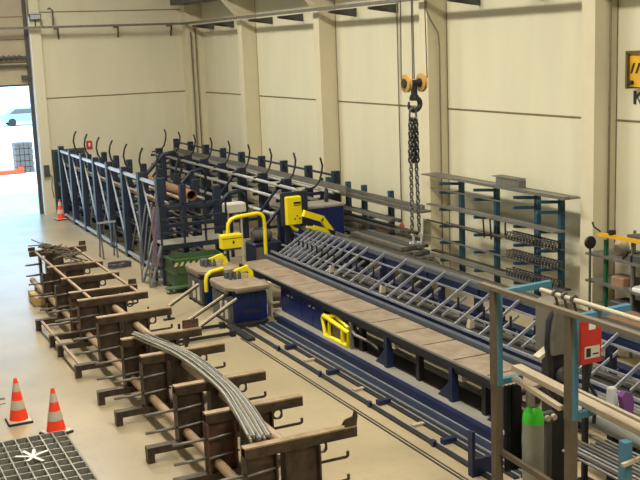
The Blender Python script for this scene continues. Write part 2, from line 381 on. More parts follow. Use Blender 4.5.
for lv in range(3):
    z = (1.93,1.58,1.08)[lv]
    for j in range(4):
        x = (10.84,10.93,11.32,11.45)[j]
        tag(MB().tube((x,36.8-.4*(j%2),z+.035 if lv else z+.035),(x,24.2+.3*(j%3),z+.035),.03,7).build('steel_tube', (TB,GALV,MGREY)[j%3]) if not (lv == 0 and j > 1) else MB().tube((x,36.8,1.66),(x,24.2,1.66),.03,7).build('steel_tube', MGREY), 'grey tube on the '+('upper','middle','lower')[lv]+' arms of the far hook rack', 'tube', ('upper','middle','lower')[lv]+' arm tubes of the far rack')

# wall rack between third and fourth pillar
t = thing('stock_rack', 'dark teal cantilever rack against the wall behind the blue machine', 'rack', (12.45,0,0))
for y in (25.7,24.5,23.6,22.2):
    MB().box(-.06,.06,y-.06,y+.06,0,2.03).build('post', DTEAL, t)
    for z in (.55,.87,1.15,1.41): MB().bar((-.06,y,z),(-.65,y,z+.02),.06,.06).build('arm', DTEAL, t)
MB().box(-.45,-.39,25.2,25.32,0,2.1).bar((-.42,25.26,1.3),(-.42,21.3,1.28),.04,.04).build('front_post', DTEAL, t)
tag(MB().box(12.0,12.38,20.2,26.6,1.76,1.8).bar((12.05,26.5,1.84),(12.05,20.2,1.84),.05,.05).bar((12.3,26.5,1.86),(12.3,20.4,1.86),.06,.08).build('sheet_stack', MGREY), 'long grey sheet lying on top of the wall rack behind the chain', 'sheet')
for lv, z in enumerate((.6,.92,1.2,1.46)):
    for j in range((4,5,4,2)[lv]):
        x = 11.86+j*.11
        tag(MB().bar((x,25.9-.5*(j%2),z+.045),(x,21.1-.2*j,z+.045),.09,.07).build('steel_channel', (MGREY,DGREY,RUST)[(j+lv)%3]), 'grey steel channel on the '+('lowest','second','third','topmost')[lv]+' arms of the rack behind the chain', 'channel', ('lowest','second','third','topmost')[lv]+' arm channels behind the chain')
t = thing('channel_pile', 'dark pile of wide steel channels on low trestles below the chain', 'pile', (11.62,21.4,0))
MB().box(-.3,.3,-1.7,-1.6,0,.75).build('trestle', DGREY, t)
MB().box(-.3,.3,1.0,1.1,0,.75).build('trestle', DGREY, t)
for j in range(4):
    for i in range(3):
        MB().bar((-.25+i*.22,-2.3+.2*j,.8+j*.1),(-.25+i*.22,1.5-.25*j,.8+j*.1),.17,.08).build('channel', (DGREY,MGREY)[(i+j)%2], t)

# teal rack between fourth and fifth pillar
t = thing('teal_cantilever_rack', 'teal cantilever rack with sheets on top against the long wall', 'rack', (12.75,0,0))
for y in (19.5,18.15,16.75,16.0):
    MB().box(-.05,.05,y-.05,y+.05,0,2.56).build('post', DTEAL, t)
    for z in (.75,1.15,1.52,1.9,2.28,2.48): MB().bar((-.05,y,z-.02),(-.58,y,z+.03),.055,.06).build('arm', DTEAL, t)
m = MB().bar((-.02,19.5,1.9),(-.02,16,1.9),.04,.05).build('tie_bar', DTEAL, t)
tag(MB().box(12.36,12.8,15.45,20.6,2.585,2.61).build('sheet_stack', MGREY), 'long grey sheet lying on top of the teal rack', 'sheet')
tag(MB().box(12.38,12.55,15.5,19.3,2.612,2.64).build('steel_strip', STEEL), 'narrow bright strip lying on the sheet of the teal rack', 'strip')
tag(MB().cham(12.57,12.78,17.15,17.95,2.615,2.78,.02).bar((12.68,18.05,2.785),(12.68,17.2,2.785),.25,.015).build('metal_tray', MGREY), 'small grey tray on top of the teal rack', 'tray')
for lv, z in enumerate((.8,1.2,1.57,1.95,2.33)):
    for j in range((3,1,2,2,1)[lv]):
        x = 12.25+j*.14
        w_ = (.12,.04,.03,.13,.03)[lv]
        tag(MB().bar((x,20.4-.6*(j%2)-.1*lv,z+.03),(x,(15.5,17.2,17.3,15.5,17.2)[lv],z+.03),w_,.03).build('flat_bar', (MGREY,STEEL,RUST)[(j+lv)%3]), 'flat steel bar on the '+('lowest','second','third','fourth','topmost')[lv]+' arms of the teal rack', 'bar', ('lowest','second','third','fourth','topmost')[lv]+' arm bars of the teal rack')
# expanded metal strips at the right end
for lv, z in enumerate((1.58,1.2,.82)):
    m = MB()
    for i in range(16):
        y = 15.6+i*.1
        m.path([(12.3,y,z+.03),(12.3,y+.05,z+.17),(12.3,y+.1,z+.03)], .011, 4)
        m.path([(12.46,y,z+.03),(12.46,y+.05,z+.17),(12.46,y+.1,z+.03)], .011, 4)
        m.bar((12.3,y+.05,z+.17),(12.46,y+.05,z+.17),.012,.012)
    m.bar((12.3,15.55,z+.025),(12.3,17.2,z+.025),.02,.02).bar((12.46,15.55,z+.025),(12.46,17.2,z+.025),.02,.02).bar((12.3,15.6,z+.17),(12.3,17.2,z+.17),.02,.02).bar((12.46,15.6,z+.17),(12.46,17.2,z+.17),.02,.02)
    tag(m.build('lattice_girder', DGREY), 'dark lattice reinforcement girder, '+('upper','middle','lower')[lv]+' one at the right end of the teal rack', 'girder', 'lattice girders')
for j, y in enumerate((17.75,17.5)):
    tag(MB().path([(12.15,y,1.56),(12.12,y,1.98),(12.5,y,1.98),(12.5,y,1.6)], .02, 6).build('bent_bar', BLACK), 'black bent bar standing on the teal rack arm', 'bar', 'bent bars on the teal rack')

# ------------------------------------------------------------------ right-hand shelf corner
t = thing('steel_shelf', 'grey steel shelf with green post crowded with parts by the right pillar', 'shelf', (12.75,14.0,0))
MB().box(-.36,-.3,.3,.36,0,2.0).build('green_post', DGREEN, t)
MB().box(-.4,-.36,-.42,-.38,0,2.15).box(.3,.34,.3,.34,0,2.1).box(.3,.34,-1.3,-1.26,0,2.1).box(-.4,-.36,-1.3,-1.26,0,2.15).build('post', MGREY, t)
for z in (.7,1.18,1.68): MB().box(-.45,.4,-1.4,.75,z,z+.04).build('shelf_board', MGREY, t)
MB().prism([(-.42,2.1),(.38,2.1),(.38,2.16),(-.42,2.2)], 'y', -1.4, -.3).build('top_shelf', DGREY, t)
for i,(x,y,z,sx,sy,sz,mm,nm,lb,cat) in enumerate([
    (12.66,14.2,1.72,.14,.14,.32,PALE,'paper_sack','pale rounded sack on the top of the grey shelf','sack'),
    (12.55,13.4,1.72,.2,.3,.14,DGREY,'machine_part','dark machine part on the upper board of the grey shelf','part'),
    (12.5,14.0,1.22,.12,.16,.16,BROWN,'parts_box','brown parts box on the middle board of the grey shelf','box'),
    (12.6,13.3,1.22,.25,.35,.06,WHITE,'white_tray','white tray on the middle board of the grey shelf','tray'),
    (12.5,13.9,.74,.2,.2,.22,DGREY,'parts_crate','dark parts crate on the lower board of the grey shelf','crate')]):
    if nm == 'paper_sack':
        tag(MB().lathe((x,y,z), [(.09,0),(.13,.05),(.14,.14),(.12,.22),(.07,.27),(.03,.28)], 16).build(nm, mm), lb, cat)
    else:
        o = MB().cham(x-sx,x+sx,y-sy,y+sy,z,z+sz,.02).build(nm, mm); tag(o, lb, cat)
m = MB()
for i in range(5): m.path([(12.42,13.9-.18*i,1.73),(12.45,13.8-.18*i,1.86),(12.6,13.85-.18*i,1.84),(12.7,13.75-.18*i,1.73)], .03, 6)
tag(m.build('hose_pile', BLACK), 'black hoses piled on the upper shelf board', 'hose', None, 'stuff')
t = thing('jib_beam', 'ochre yellow jib beam above the grey shelf', 'beam', (12.3,14.4,2.11))
MB().bar((0,.0,0),(0,-2.2,.03),.07,.065).build('beam', DYEL, t)
MB().path([(0,-.05,.05),(-.02,.1,.12),(-.02,.14,.2)], .018, 6).box(-.05,.05,-.4,-.32,.04,.12).build('hook', BLACK, t)
MB().bar((.05,-1.9,0),(.35,-1.9,0),.06,.06).build('wall_arm', DYEL, t)
t = thing('hand_wheel_stand', 'round black disc on a thin dark pole before the right pillar', 'stand', (12.2,14.5,0))
MB().lathe((0,0,1.95), [(.02,-.03),(.11,-.03),(.12,0),(.11,.03),(.02,.03)], 20, 'y').build('disc', BLACK, t)
MB().tube((0,.0,0),(0,.0,1.85),.022).lathe((0,0,0),[(.15,0),(.15,.03)],14).build('pole', DGREY, t)
t = thing('workbench', 'bench with a brown top before the grey shelf', 'table', (11.9,13.35,0))
MB().cham(-.3,.38,-1.0,.55,.84,.9,.02).build('top', BROWN, t)
for x in (-.25,.3):
    for y in (-.9,.45): MB().box(x-.03,x+.03,y-.03,y+.03,0,.84).build('leg', DGREY, t)

# ------------------------------------------------------------------ blue machine at the head of the line
t = thing('machine_cabinet', 'large navy blue machine cabinet with a grey top', 'cabinet', (10.7,22.7,0))
MB().cham(-.5,.5,-.4,.4,0,1.78,.02).build('body', BLUE, t); MB().cham(-.52,.52,-.42,.42,1.78,1.84,.02).build('top', KERB, t)
MB().box(-.5,.5,-.415,-.401,1.0,1.03).box(-.03,-.01,-.415,-.401,.1,1.7).build('door_gap', DNAVY, t)
tag(MB().lathe((10.95,22.75,1.84), [(.05,0),(.05,.3),(.02,.34)], 12).build('small_bottle', BLACK), 'small black bottle standing on the blue cabinet', 'bottle')
t = thing('operator_station', 'yellow control panel with buttons on a dark blue backing', 'panel', (9.8,22.2,0))
MB().cham(-.28,.4,0,.12,1.45,2.25,.02).box(-.2,-.1,.02,.1,0,1.45).box(.2,.3,.02,.1,0,1.45).build('backing', DNAVY, t)
MB().cham(-.22,.17,-.14,0,1.5,2.16,.02).build('panel_box', YEL, t)
MB().box(-.04,.14,-.148,-.141,1.98,2.03).box(-.04,.14,-.148,-.141,1.94,1.96).build('lettering', BLACK, t)
for x, z in ((-.02,1.63),(.1,1.63),(.04,1.7)): MB().lathe((x,-.15,z), [(.018,-.01),(.018,.01)], 8, 'y').build('button', (BLACK,RED,BLACK)[int(x*20)%3], t)
MB().path([(-.1,-.05,1.5),(-.02,-.05,1.38),(.08,-.05,1.34)], .04, 8).build('yellow_bracket', YEL, t)
t = thing('clamp_arm', 'yellow angled clamp arm beside the navy machine cabinet', 'arm', (10.1,21.5,0))
m = MB().bar((-.35,0,1.84),(.12,0,1.66),.14,.15).bar((.1,0,1.68),(.38,0,1.28),.14,.12)
m.build('upper_arm', YEL, t)
MB().bar((-.12,-.02,1.48),(.38,-.02,1.3),.1,.12).bar((-.3,-.02,1.52),(-.1,-.02,1.48),.05,.05).build('lower_arm', YEL, t)
MB().box(.3,.42,-.06,.06,0,1.28).lathe((.35,0,1.32),[(.06,-.09),(.06,.09)],12,'y').build('pivot_post', NAVY, t)
t = thing('control_pendant', 'yellow control box hanging from a bent yellow post', 'control box', (9.08,22.25,0))
MB().path([(0,0,.0),(0,0,1.6),(-.02,0,1.72),(-.08,0,1.8),(-.18,0,1.83),(-.68,0,1.8),(-.82,0,1.76),(-.9,0,1.66),(-.92,0,1.5),(-.92,0,1.42)], .045, 10).build('post', YEL, t)
MB().cham(-1.12,-.6,-.1,.1,1.1,1.42,.02).build('box', YEL, t)
MB().box(-1.1,-.62,-.106,-.1,1.32,1.335).box(-.85,-.81,-.11,-.1,1.2,1.27).build('slot', BLACK, t)
MB().box(-1.05,-.65,-.09,.09,1.05,1.1).build('underside', DGREY, t)
tag(MB().cham(9.22,9.78,25.15,25.5,1.42,1.66,.03).box(9.3,9.34,25.3,25.35,0,1.42).box(9.66,9.7,25.3,25.35,0,1.42).build('white_box', BEIGE), 'off white box on legs behind the yellow control box', 'box')
# small grey and dark blocks of machinery between posts
t = thing('drive_unit', 'dark drive unit with motor behind the yellow post', 'machine', (9.6,23.6,0))
MB().cham(-.4,.35,-.3,.3,0,.9,.03).build('housing', DNAVY, t)
MB().lathe((-.1,-.1,1.05), [(.14,-.25),(.15,-.1),(.15,.2),(.08,.25)], 14, 'x').build('motor', DGREY, t)
MB().box(-.35,-.1,-.32,-.3,.4,.8).build('cover', MGREY, t)

# ------------------------------------------------------------------ platform with stairs and railing
t = thing('work_platform', 'raised grey work platform with blue railing and steep stairs', 'platform', (7.08,24.0,0))
MB().box(0,1.75,0,.75,.94,1.0).build('deck', KERB, t)
MB().box(0,1.75,-.03,0,.88,1.0).box(0,.04,0,.75,.88,1.0).build('edge', DNAVY, t)
for x in (.03,1.7):
    for y in (.03,.7): MB().box(x-.03,x+.03,y-.03,y+.03,0,.94).build('leg', DNAVY, t)
for x in (.02,.6,1.15,1.7): MB().box(x-.022,x+.022,-.02,.02,1.0,1.98).build('railing_post', DNAVY, t)
for z in (1.28,1.62,1.96): MB().bar((0,0,z),(1.72,0,z),.04,.04).build('railing_bar', DNAVY, t)
for y in (-.0,.68): MB().bar((-.32,y,0),(-.0,y,1.0),.04,.1).build('stringer', STEEL, t)
for i in range(4): MB().box(-.28+i*.08,-.06+i*.08,.02,.66,.2+i*.2,.22+i*.2).build('step', DGREY, t)
m = MB()
for y in (-.0,.7):
    m.path([(-.34,y,0),(-.34,y,.9),(-.12,y,1.95),(.0,y,1.95),(.02,y,1.0)], .018, 6)
    m.bar((-.34,y,.1),(-.08,y,1.7),.02,.02)
m.build('handrail', STEEL, t)
tag(MB().bar((6.95,24.06,1.2),(7.0,24.1,1.95),.09,.05).bar((6.9,24.05,.5),(6.97,24.06,1.3),.07,.05).build('purple_strip', mat('purple_paint',(120,92,112),.6)), 'faded purple strip leaning in the stair handrail', 'strip')
t = thing('skip_container', 'green steel container with hazard striped rim on a low cart', 'container', (7.13,23.27,0))
m = MB().box(0,1.3,0,.03,.14,.76).box(0,1.3,.67,.7,.14,.76).box(0,.03,.03,.67,.14,.76).box(1.27,1.3,.03,.67,.14,.76).box(.03,1.27,.03,.67,.14,.18)
m.build('body', GREEN, t)
MB().box(-.03,1.33,-.03,.0,.7,.76).box(-.03,0,-.03,.73,.7,.76).box(-.02,1.32,-.02,0,.4,.44).box(-.02,0,0,.7,.4,.44).build('rim', GREEN, t)
m = MB()
for i in range(9): m.prism([(i*.14,.6),(i*.14+.07,.6),(i*.14+.12,.69),(i*.14+.05,.69)], 'y', -.03, -.021)
m.build('hazard_stripe', mat('hazard_pale',(206,196,120),.6), t)
for x in (.1,.6,1.15): MB().box(x,x+.05,-.02,0,.16,.64).build('rib', GREEN, t)
MB().box(-.25,1.3,-.25,.0,.1,.14).box(0,1.3,0,.7,.1,.14).build('cart_deck', GREEN, t)
for x, y in ((-.15,-.18),(1.0,-.18),(.1,.6),(1.15,.6)): MB().lathe((x,y,.05), [(.05,-.02),(.05,.02)], 10, 'y').build('caster', DGREY, t)
# small trestle by the rack
t = thing('sawhorse', 'small grey sawhorse beside the near blue rack', 'trestle', (6.85,28.4,0))
MB().bar((-.25,0,1.0),(.25,0,1.0),.05,.05).build('top_bar', GALV, t)
for x in (-.2,.2):
    for y in (-.22,.22): MB().bar((x,y,0),(x,0,.98),.035,.035).build('leg', DGREY, t)
m = MB()
for k in range(9):
    ph = random.random()*6
    m.path([(.3*math.cos(a+ph)*(1+.1*random.random()), .22*math.sin(a+ph), .02+.012*k+.01*random.random()) for a in [i*.5 for i in range(13)]], .01, 4)
tag(m.build('wire_coil', DGREY, None, (6.75,26.9,0)), 'loose coil of dark wire on the floor by the stairs', 'wire', None, 'stuff')

# ------------------------------------------------------------------ two blue machine cabinets on the rails
def cab(name, label, x0, x1, y0, y1, louvre=True):
    t = thing(name, label, 'machine', (x0,y0,0)); W = x1-x0; L = y1-y0
    MB().cham(.15,W-.02,.15,L-.05,.06,.72,.015).build('body', BLUE, t)
    m = MB().add([(.18,0,.74),(W,0,.74),(W,L,.74),(.1,L,.74),(0,L-.15,.74),(0,.22,.74),
                  (.18,0,.8),(W,0,.8),(W,L,.8),(.1,L,.8),(0,L-.15,.8),(0,.22,.8)],
                 [(5,4,3,2,1,0),(6,7,8,9,10,11)]+[(i,(i+1)%6,6+(i+1)%6,6+i) for i in range(6)])
    m.build('table_top', TABLE, t)
    MB().box(.17,W-.02,.04,.1,.69,.74).box(.02,.07,.25,L-.15,.66,.74).build('apron', KERB, t)
    if louvre:
        m = MB()
        for i in range(6): m.box(.3+i*.08,.335+i*.08,.138,.149,.38,.64)
        m.build('louvre', DNAVY, t)
        MB().box(.3,.75,.138,.149,.2,.3).build('vent', DNAVY, t)
    MB().box(.05,W-.05,0.05,.11,0,.06).build('runner', BLACK, t); MB().box(.05,W-.05,L-.2,L-.14,0,.06).build('runner', BLACK, t)
    MB().cham(.06,.15,.2,L-.1,.05,.6,.01).build('side_cover', mat('grey_cover',(92,92,90),.6), t)
    MB().box(.03,.06,.3,.4,.12,.5).build('label_plate', BEIGE, t); MB().box(.03,.06,.6,.7,.12,.5).build('label_plate', BEIGE, t)
    return t, W, L
def clampset(label, x, y, z):
    t = thing('yellow_clamp', label, 'clamp', (x,y,z))
    MB().bar((-.18,0,.12),(.12,0,.2),.08,.1).bar((.1,0,.22),(.22,0,.06),.09,.08).build('arm', YEL, t)
    MB().box(.12,.24,-.06,.06,0,.06).build('foot', YEL, t)
    for i in range(3): MB().lathe((-.3+i*.1,-.1,0), [(.04,0),(.04,.1),(.025,.13),(.025,.16)], 10).build('die_pin', DGREY, t)
    MB().cham(-.36,-.18,.0,.18,0,.16,.02).build('block', DGREY, t)
c2, W, L = cab('bending_machine', 'front blue bending machine cabinet with beige table top', 7.08, 7.98, 19.42, 20.75)
c1, W, L = cab('bending_machine', 'rear blue bending machine cabinet with beige table top', 7.12, 8.1, 21.3, 22.5, False)
clampset('yellow clamp on the front bending machine table', 7.75, 20.4, .8)
clampset('yellow clamp on the rear bending machine table', 7.75, 21.95, .8)
t = thing('yellow_guard', 'bent yellow guard pipe between the two bending machines', 'guard', (7.2,21.1,0))
MB().path([(-.03,0,.42),(-.03,0,.68),(.0,0,.78),(.1,.03,.84),(.42,.12,.86)], .045, 9).build('pipe', YEL, t)
MB().cham(.15,.6,-.12,.1,.0,.62,.02).build('gearbox', DNAVY, t)
for i,(a,b,lb) in enumerate([((7.12,21.5,.52),(6.2,20.81,.3),'upper'),((7.2,19.88,.63),(6.19,19.46,.3),'middle'),((7.2,19.35,.62),(5.77,18.34,.3),'lower')]):
    t = thing('feed_arm', 'pale slanting feed arm running down from a blue machine, %s of the three'%lb, 'arm', b)
    a = V(a)-V(b)
    MB().bar((0,0,0), a, .04,.035).build('arm', PALE, t)
    MB().bar(V((0,0,-.035)), a+V((0,0,-.035)), .03,.035).build('arm_base', BLACK, t)
    MB().box(-.03,.03,-.03,.03,-.3,-.05).box(-.12,.12,-.04,.04,-.3,-.27).build('stand', BLACK, t)
tag(MB().box(8.12,8.16,19.75,19.95,.0,.75).box(8.12,8.3,19.7,19.74,.3,.34).box(8.13,8.17,20.2,20.24,0,.7).build('cable_bracket', PALE), 'pale bracket between the front bending machine and the long bench', 'bracket')

# ------------------------------------------------------------------ long bench
t = thing('roller_bench', 'long bench with tan slab top beside the inclined bar rack', 'bench', (8.28,0,0))
JY = [21.9,20.85,19.97,19.05,18.2,17.34,16.4,15.6,14.8,13.93,13.0,12.1,11.35]
for a, b in zip(JY, JY[1:]): MB().box(.03,.66,b+.022,a-.022,.76,.8).build('slab', TABLE, t)
MB().box(0,.03,11.3,21.95,.765,.8).build('front_edge', KERB, t)
MB().box(.0,.03,11.3,21.95,.68,.765).build('front_rail', mat('deep_navy',(16,20,36),.5), t)
MB().box(.03,.66,11.35,21.9,.70,.755).box(.04,.1,11.35,17.6,.6,.70).build('underframe', BLACK, t)
MB().box(.14,.6,11.4,17.3,.121,.13).build('tray', mat('dark_brown_tray',(58,48,36),.6), t)  # dark brown sheet over the plinth under the bench
for yy in (15.1,13.05,11.7):
    MB().box(.0,.12,yy-.05,yy+.05,.12,.68).prism([(yy+.05,.12),(yy+.42,.12),(yy+.05,.45)], 'x', .03, .07).build('leg', NAVY, t)
    MB().box(.05,.14,yy-.25,yy-.15,.5,.68).build('bracket', BEIGE, t)
for yy in (14.2,12.3,16.2): MB().box(.1,.2,yy-.05,yy+.05,.12,.70).build('rear_leg', BLACK, t)
for x, z in ((.38,.42),(.5,.2),(.42,.6)): MB().bar((x,17.3,z),(x,11.4,z),.06,.07).build('stringer', (MGREY,DGREY,MGREY)[int(x*100)%3], t)
t = thing('bench_cupboard', 'navy blue cupboard with four doors under the long bench', 'cupboard', (8.35,0,0))
MB().box(.02,.5,17.65,19.75,.12,.695).build('body', NAVY, t)
for i in range(4):
    a = 19.73-i*.525
    d = MB().cham(-.005,.02,a-.51,a,.14,.68,.004).build('door', BLUE, t)
    yh = a-.42 if i%2==0 else a-.09
    MB().box(-.03,-.005,yh-.035,yh+.035,.52,.55).build('handle', GALV, d)
t = thing('bench_plinth', 'grey floor plinth with blue side channel along the long bench', 'plinth', (8.05,0,0))
MB().box(.1,.6,10.6,20.0,0,.12).build('plinth', KERB, t)
MB().box(-.05,.06,10.6,19.2,0,.16).build('side_channel', NAVY, t)
MB().box(.06,.1,10.6,19.6,.0,.05).build('gap_strip', BLACK, t)
t = thing('yellow_trolley', 'yellow tubular frame trolley tool under the long bench', 'trolley', (8.3,17.05,.12))
m = MB().path([(0,.55,.32),(0,.45,.0),(0,-.5,.02),(0,-.55,.28),(0,.5,.38),(0,.55,.32)], .045, 8)
m.bar((0,.3,.02),(0,.25,.36),.05,.05).bar((0,-.3,.02),(0,-.3,.34),.07,.07)
m.build('frame', YEL, t)
MB().path([(0.02,.5,.36),(.06,.1,.46),(.02,-.5,.36)], .035, 7).build('handle', YEL, t)
MB().box(.05,.25,-.15,.25,.0,.5).lathe((.15,-.3,.25),[(.1,-.1),(.1,.1)],12,'x').build('motor', MGREY, t)
MB().box(-.02,.04,-.66,-.6,0,.5).path([(.05,-.4,.4),(.0,-.8,.3),(.1,-1.2,.25),(.1,-1.5,.2)], .03, 6).build('hose', MGREY, t)

# ------------------------------------------------------------------ floor tracks in front of the bench
t = thing('floor_track', 'long pair of floor rails with blue sleepers running past the bench', 'track', (7.5,0,0))
for x, w_, h, mm in ((-.21,.08,.03,BLACK),(-.16,.016,.036,GALV),(.09,.08,.025,BLACK),(.14,.018,.035,GALV),(.2,.08,.025,BLACK),(.27,.018,.035,GALV),(.38,.17,.025,DNAVY),(.475,.016,.04,GALV)):
    MB().bar((x,10.4,h/2+.002),(x,19.35,h/2+.002),w_,h).build('rail', mm, t)
for y in (17.4,15.6,13.8,11.9): MB().box(-.1,.12,y-.05,y+.05,0.0,.08).cham(-.27,-.21,y-.04,y+.04,0,.1,.01).build('sleeper', NAVY, t)
for y in (16.5,14.6,12.7): MB().box(-.12,.08,y-.04,y+.04,0,.04).build('wood_block', WOOD, t)
MB().box(-.5,-.34,18.3,19.6,.0,.06).box(-.3,.3,19.25,19.33,.0,.1).build('end_frame', BLACK, t)
MB().box(-.38,-.33,10.72,10.82,0,.62).box(-.33,.0,10.72,10.78,.0,.24).build('end_stop', NAVY, t)
tag(MB().box(6.955,6.98,9.0,18.6,0,.012).box(7.02,7.035,9.0,18.6,0,.012).build('cable_duct', BLACK), 'thin black cable duct line on the floor left of the rails', 'cable')
for i,(x0,x1,y,z) in enumerate([(5.5,6.98,19.55,.06),(5.45,6.95,18.85,.06)]):
    tag(MB().bar((x0,y,z),(x1,y,z),.05,.06).box(x0+.5,x0+.54,y-.02,y+.02,.0,.22).box(x1-.1,x1,y-.06,y+.06,0,.12).build('floor_bar', BLACK), ('black floor bar behind the other, ending at the rails','black floor bar in front, ending at the rails')[i], 'bar')

# ------------------------------------------------------------------ inclined bar rack
t = thing('inclined_bar_rack', 'long inclined blue rack of crossing bars beside the bench', 'rack', (9.2,0,0))
XF, XR = .0, .82
IR = mat('inclined_rack_steel', (162,165,170), .4, .4, var=.15)
MB().box(-.19,-.09,8.0,22.2,.74,.85).build('front_beam', mat('grey_blue_beam',(84,88,96),.5), t)
MB().bar((XF,22.2,.9),(XF,7.5,.9),.045,.04).build('front_rail', IR, t)
MB().bar((.28,22.2,1.03),(.28,7.5,1.03),.03,.03).build('rail', IR, t)
MB().bar((.62,22.2,1.26),(.62,7.5,1.26),.03,.03).build('rail', IR, t)
MB().bar((XR,22.2,1.38),(XR,7.5,1.38),.1,.09).build('rear_beam', mat('grey_blue_beam',(84,88,96),.5), t)
MB().box(.2,.34,7.5,22.2,.60,.76).build('lower_beam', NAVY, t)
MB().box(.78,.86,7.5,22.2,1.18,1.32).build('lower_beam', NAVY, t)
SY = [21.7,21.47,21.24,21.0,20.75,20.5,20.2,19.9,19.6,19.25,18.85,18.13,17.29,16.6,15.9,15.07,14.3,13.55,12.79,12.0,11.2,10.4,9.6,8.8]
for i, y in enumerate(SY):
    MB().bar((-.02,y,.93),(XR,y,1.43),.028,.05).build('cross_bar', IR, t)
    MB().bar((.1,y-.18,.93),(.6,y-.18,1.2),.025,.04).build('cross_bar', IR, t)
    MB().path([(.36,y-.3,1.25),(.36,y-.3,1.0),(.42,y-.3,.93),(.5,y-.3,.98)], .022, 6).build('stop_hook', BLACK, t)
for y in (21.5,19.8,18.2,16.5,14.8,13.1,11.4,9.7):
    MB().box(.2,.3,y-.05,y+.05,0,.62).box(.74,.86,y-.06,y+.06,0,1.34).build('leg', NAVY, t)
    MB().bar((.25,y,.3),(.8,y,.8),.06,.08).build('brace', NAVY, t)
for y in (17.0,14.0,19.2): tag(MB().prism([(0,0),(.11,0),(.1,.1),(.03,.15)], 'y', -.04, .04).build('pale_wedge', PALE, None, (9.24,y,.93)), 'small pale wedge on the inclined bar rack, %s one'%{19.2:'farthest',17.0:'middle',14.0:'nearest'}[y], 'wedge')
t = thing('conveyor_channel', 'long grey conveyor channel behind the inclined bar rack', 'conveyor', (10.62,0,0))
MB().box(-.16,.16,7.5,22.1,1.14,1.2).box(-.16,-.13,7.5,22.1,1.2,1.24).box(.13,.16,7.5,22.1,1.2,1.24).build('channel', MGREY, t)
for y in (21,19,17,15,13,11,9): MB().box(-.05,.05,y-.05,y+.05,0,1.14).build('leg', NAVY, t)
MB().box(-.1,.1,7.6,22,.5,.62).build('beam', NAVY, t)
for j in range(3):
    tag(MB().tube((10.52+j*.1,21.9-j*.4,1.235),(10.52+j*.1,8+j*.5,1.235),.033,7).build('steel_tube', (MGREY,DGREY,RUST)[j]), 'long tube lying in the grey conveyor channel', 'tube', 'tubes in the conveyor channel')
# piled stock bars below the inclined rack
for j in range(16):
    x = 9.58+(j%6)*.055; z = .72+(j//6)*.05
    tag(MB().bar((x,21.2-random.random()*2,z),(x,8.6+random.random()*1.5,z),.045,.045).build('stock_bar', (DGREY,RUST,MGREY,DGREY)[j%4]), 'thin stock bar in the pile beneath the inclined rack', 'bar', 'bars piled beneath the inclined rack')
tag(MB().box(9.55,9.9,8.5,21.4,.64,.69).build('pile_shelf', BLACK), 'dark shelf board carrying bars beneath the inclined rack', 'shelf')

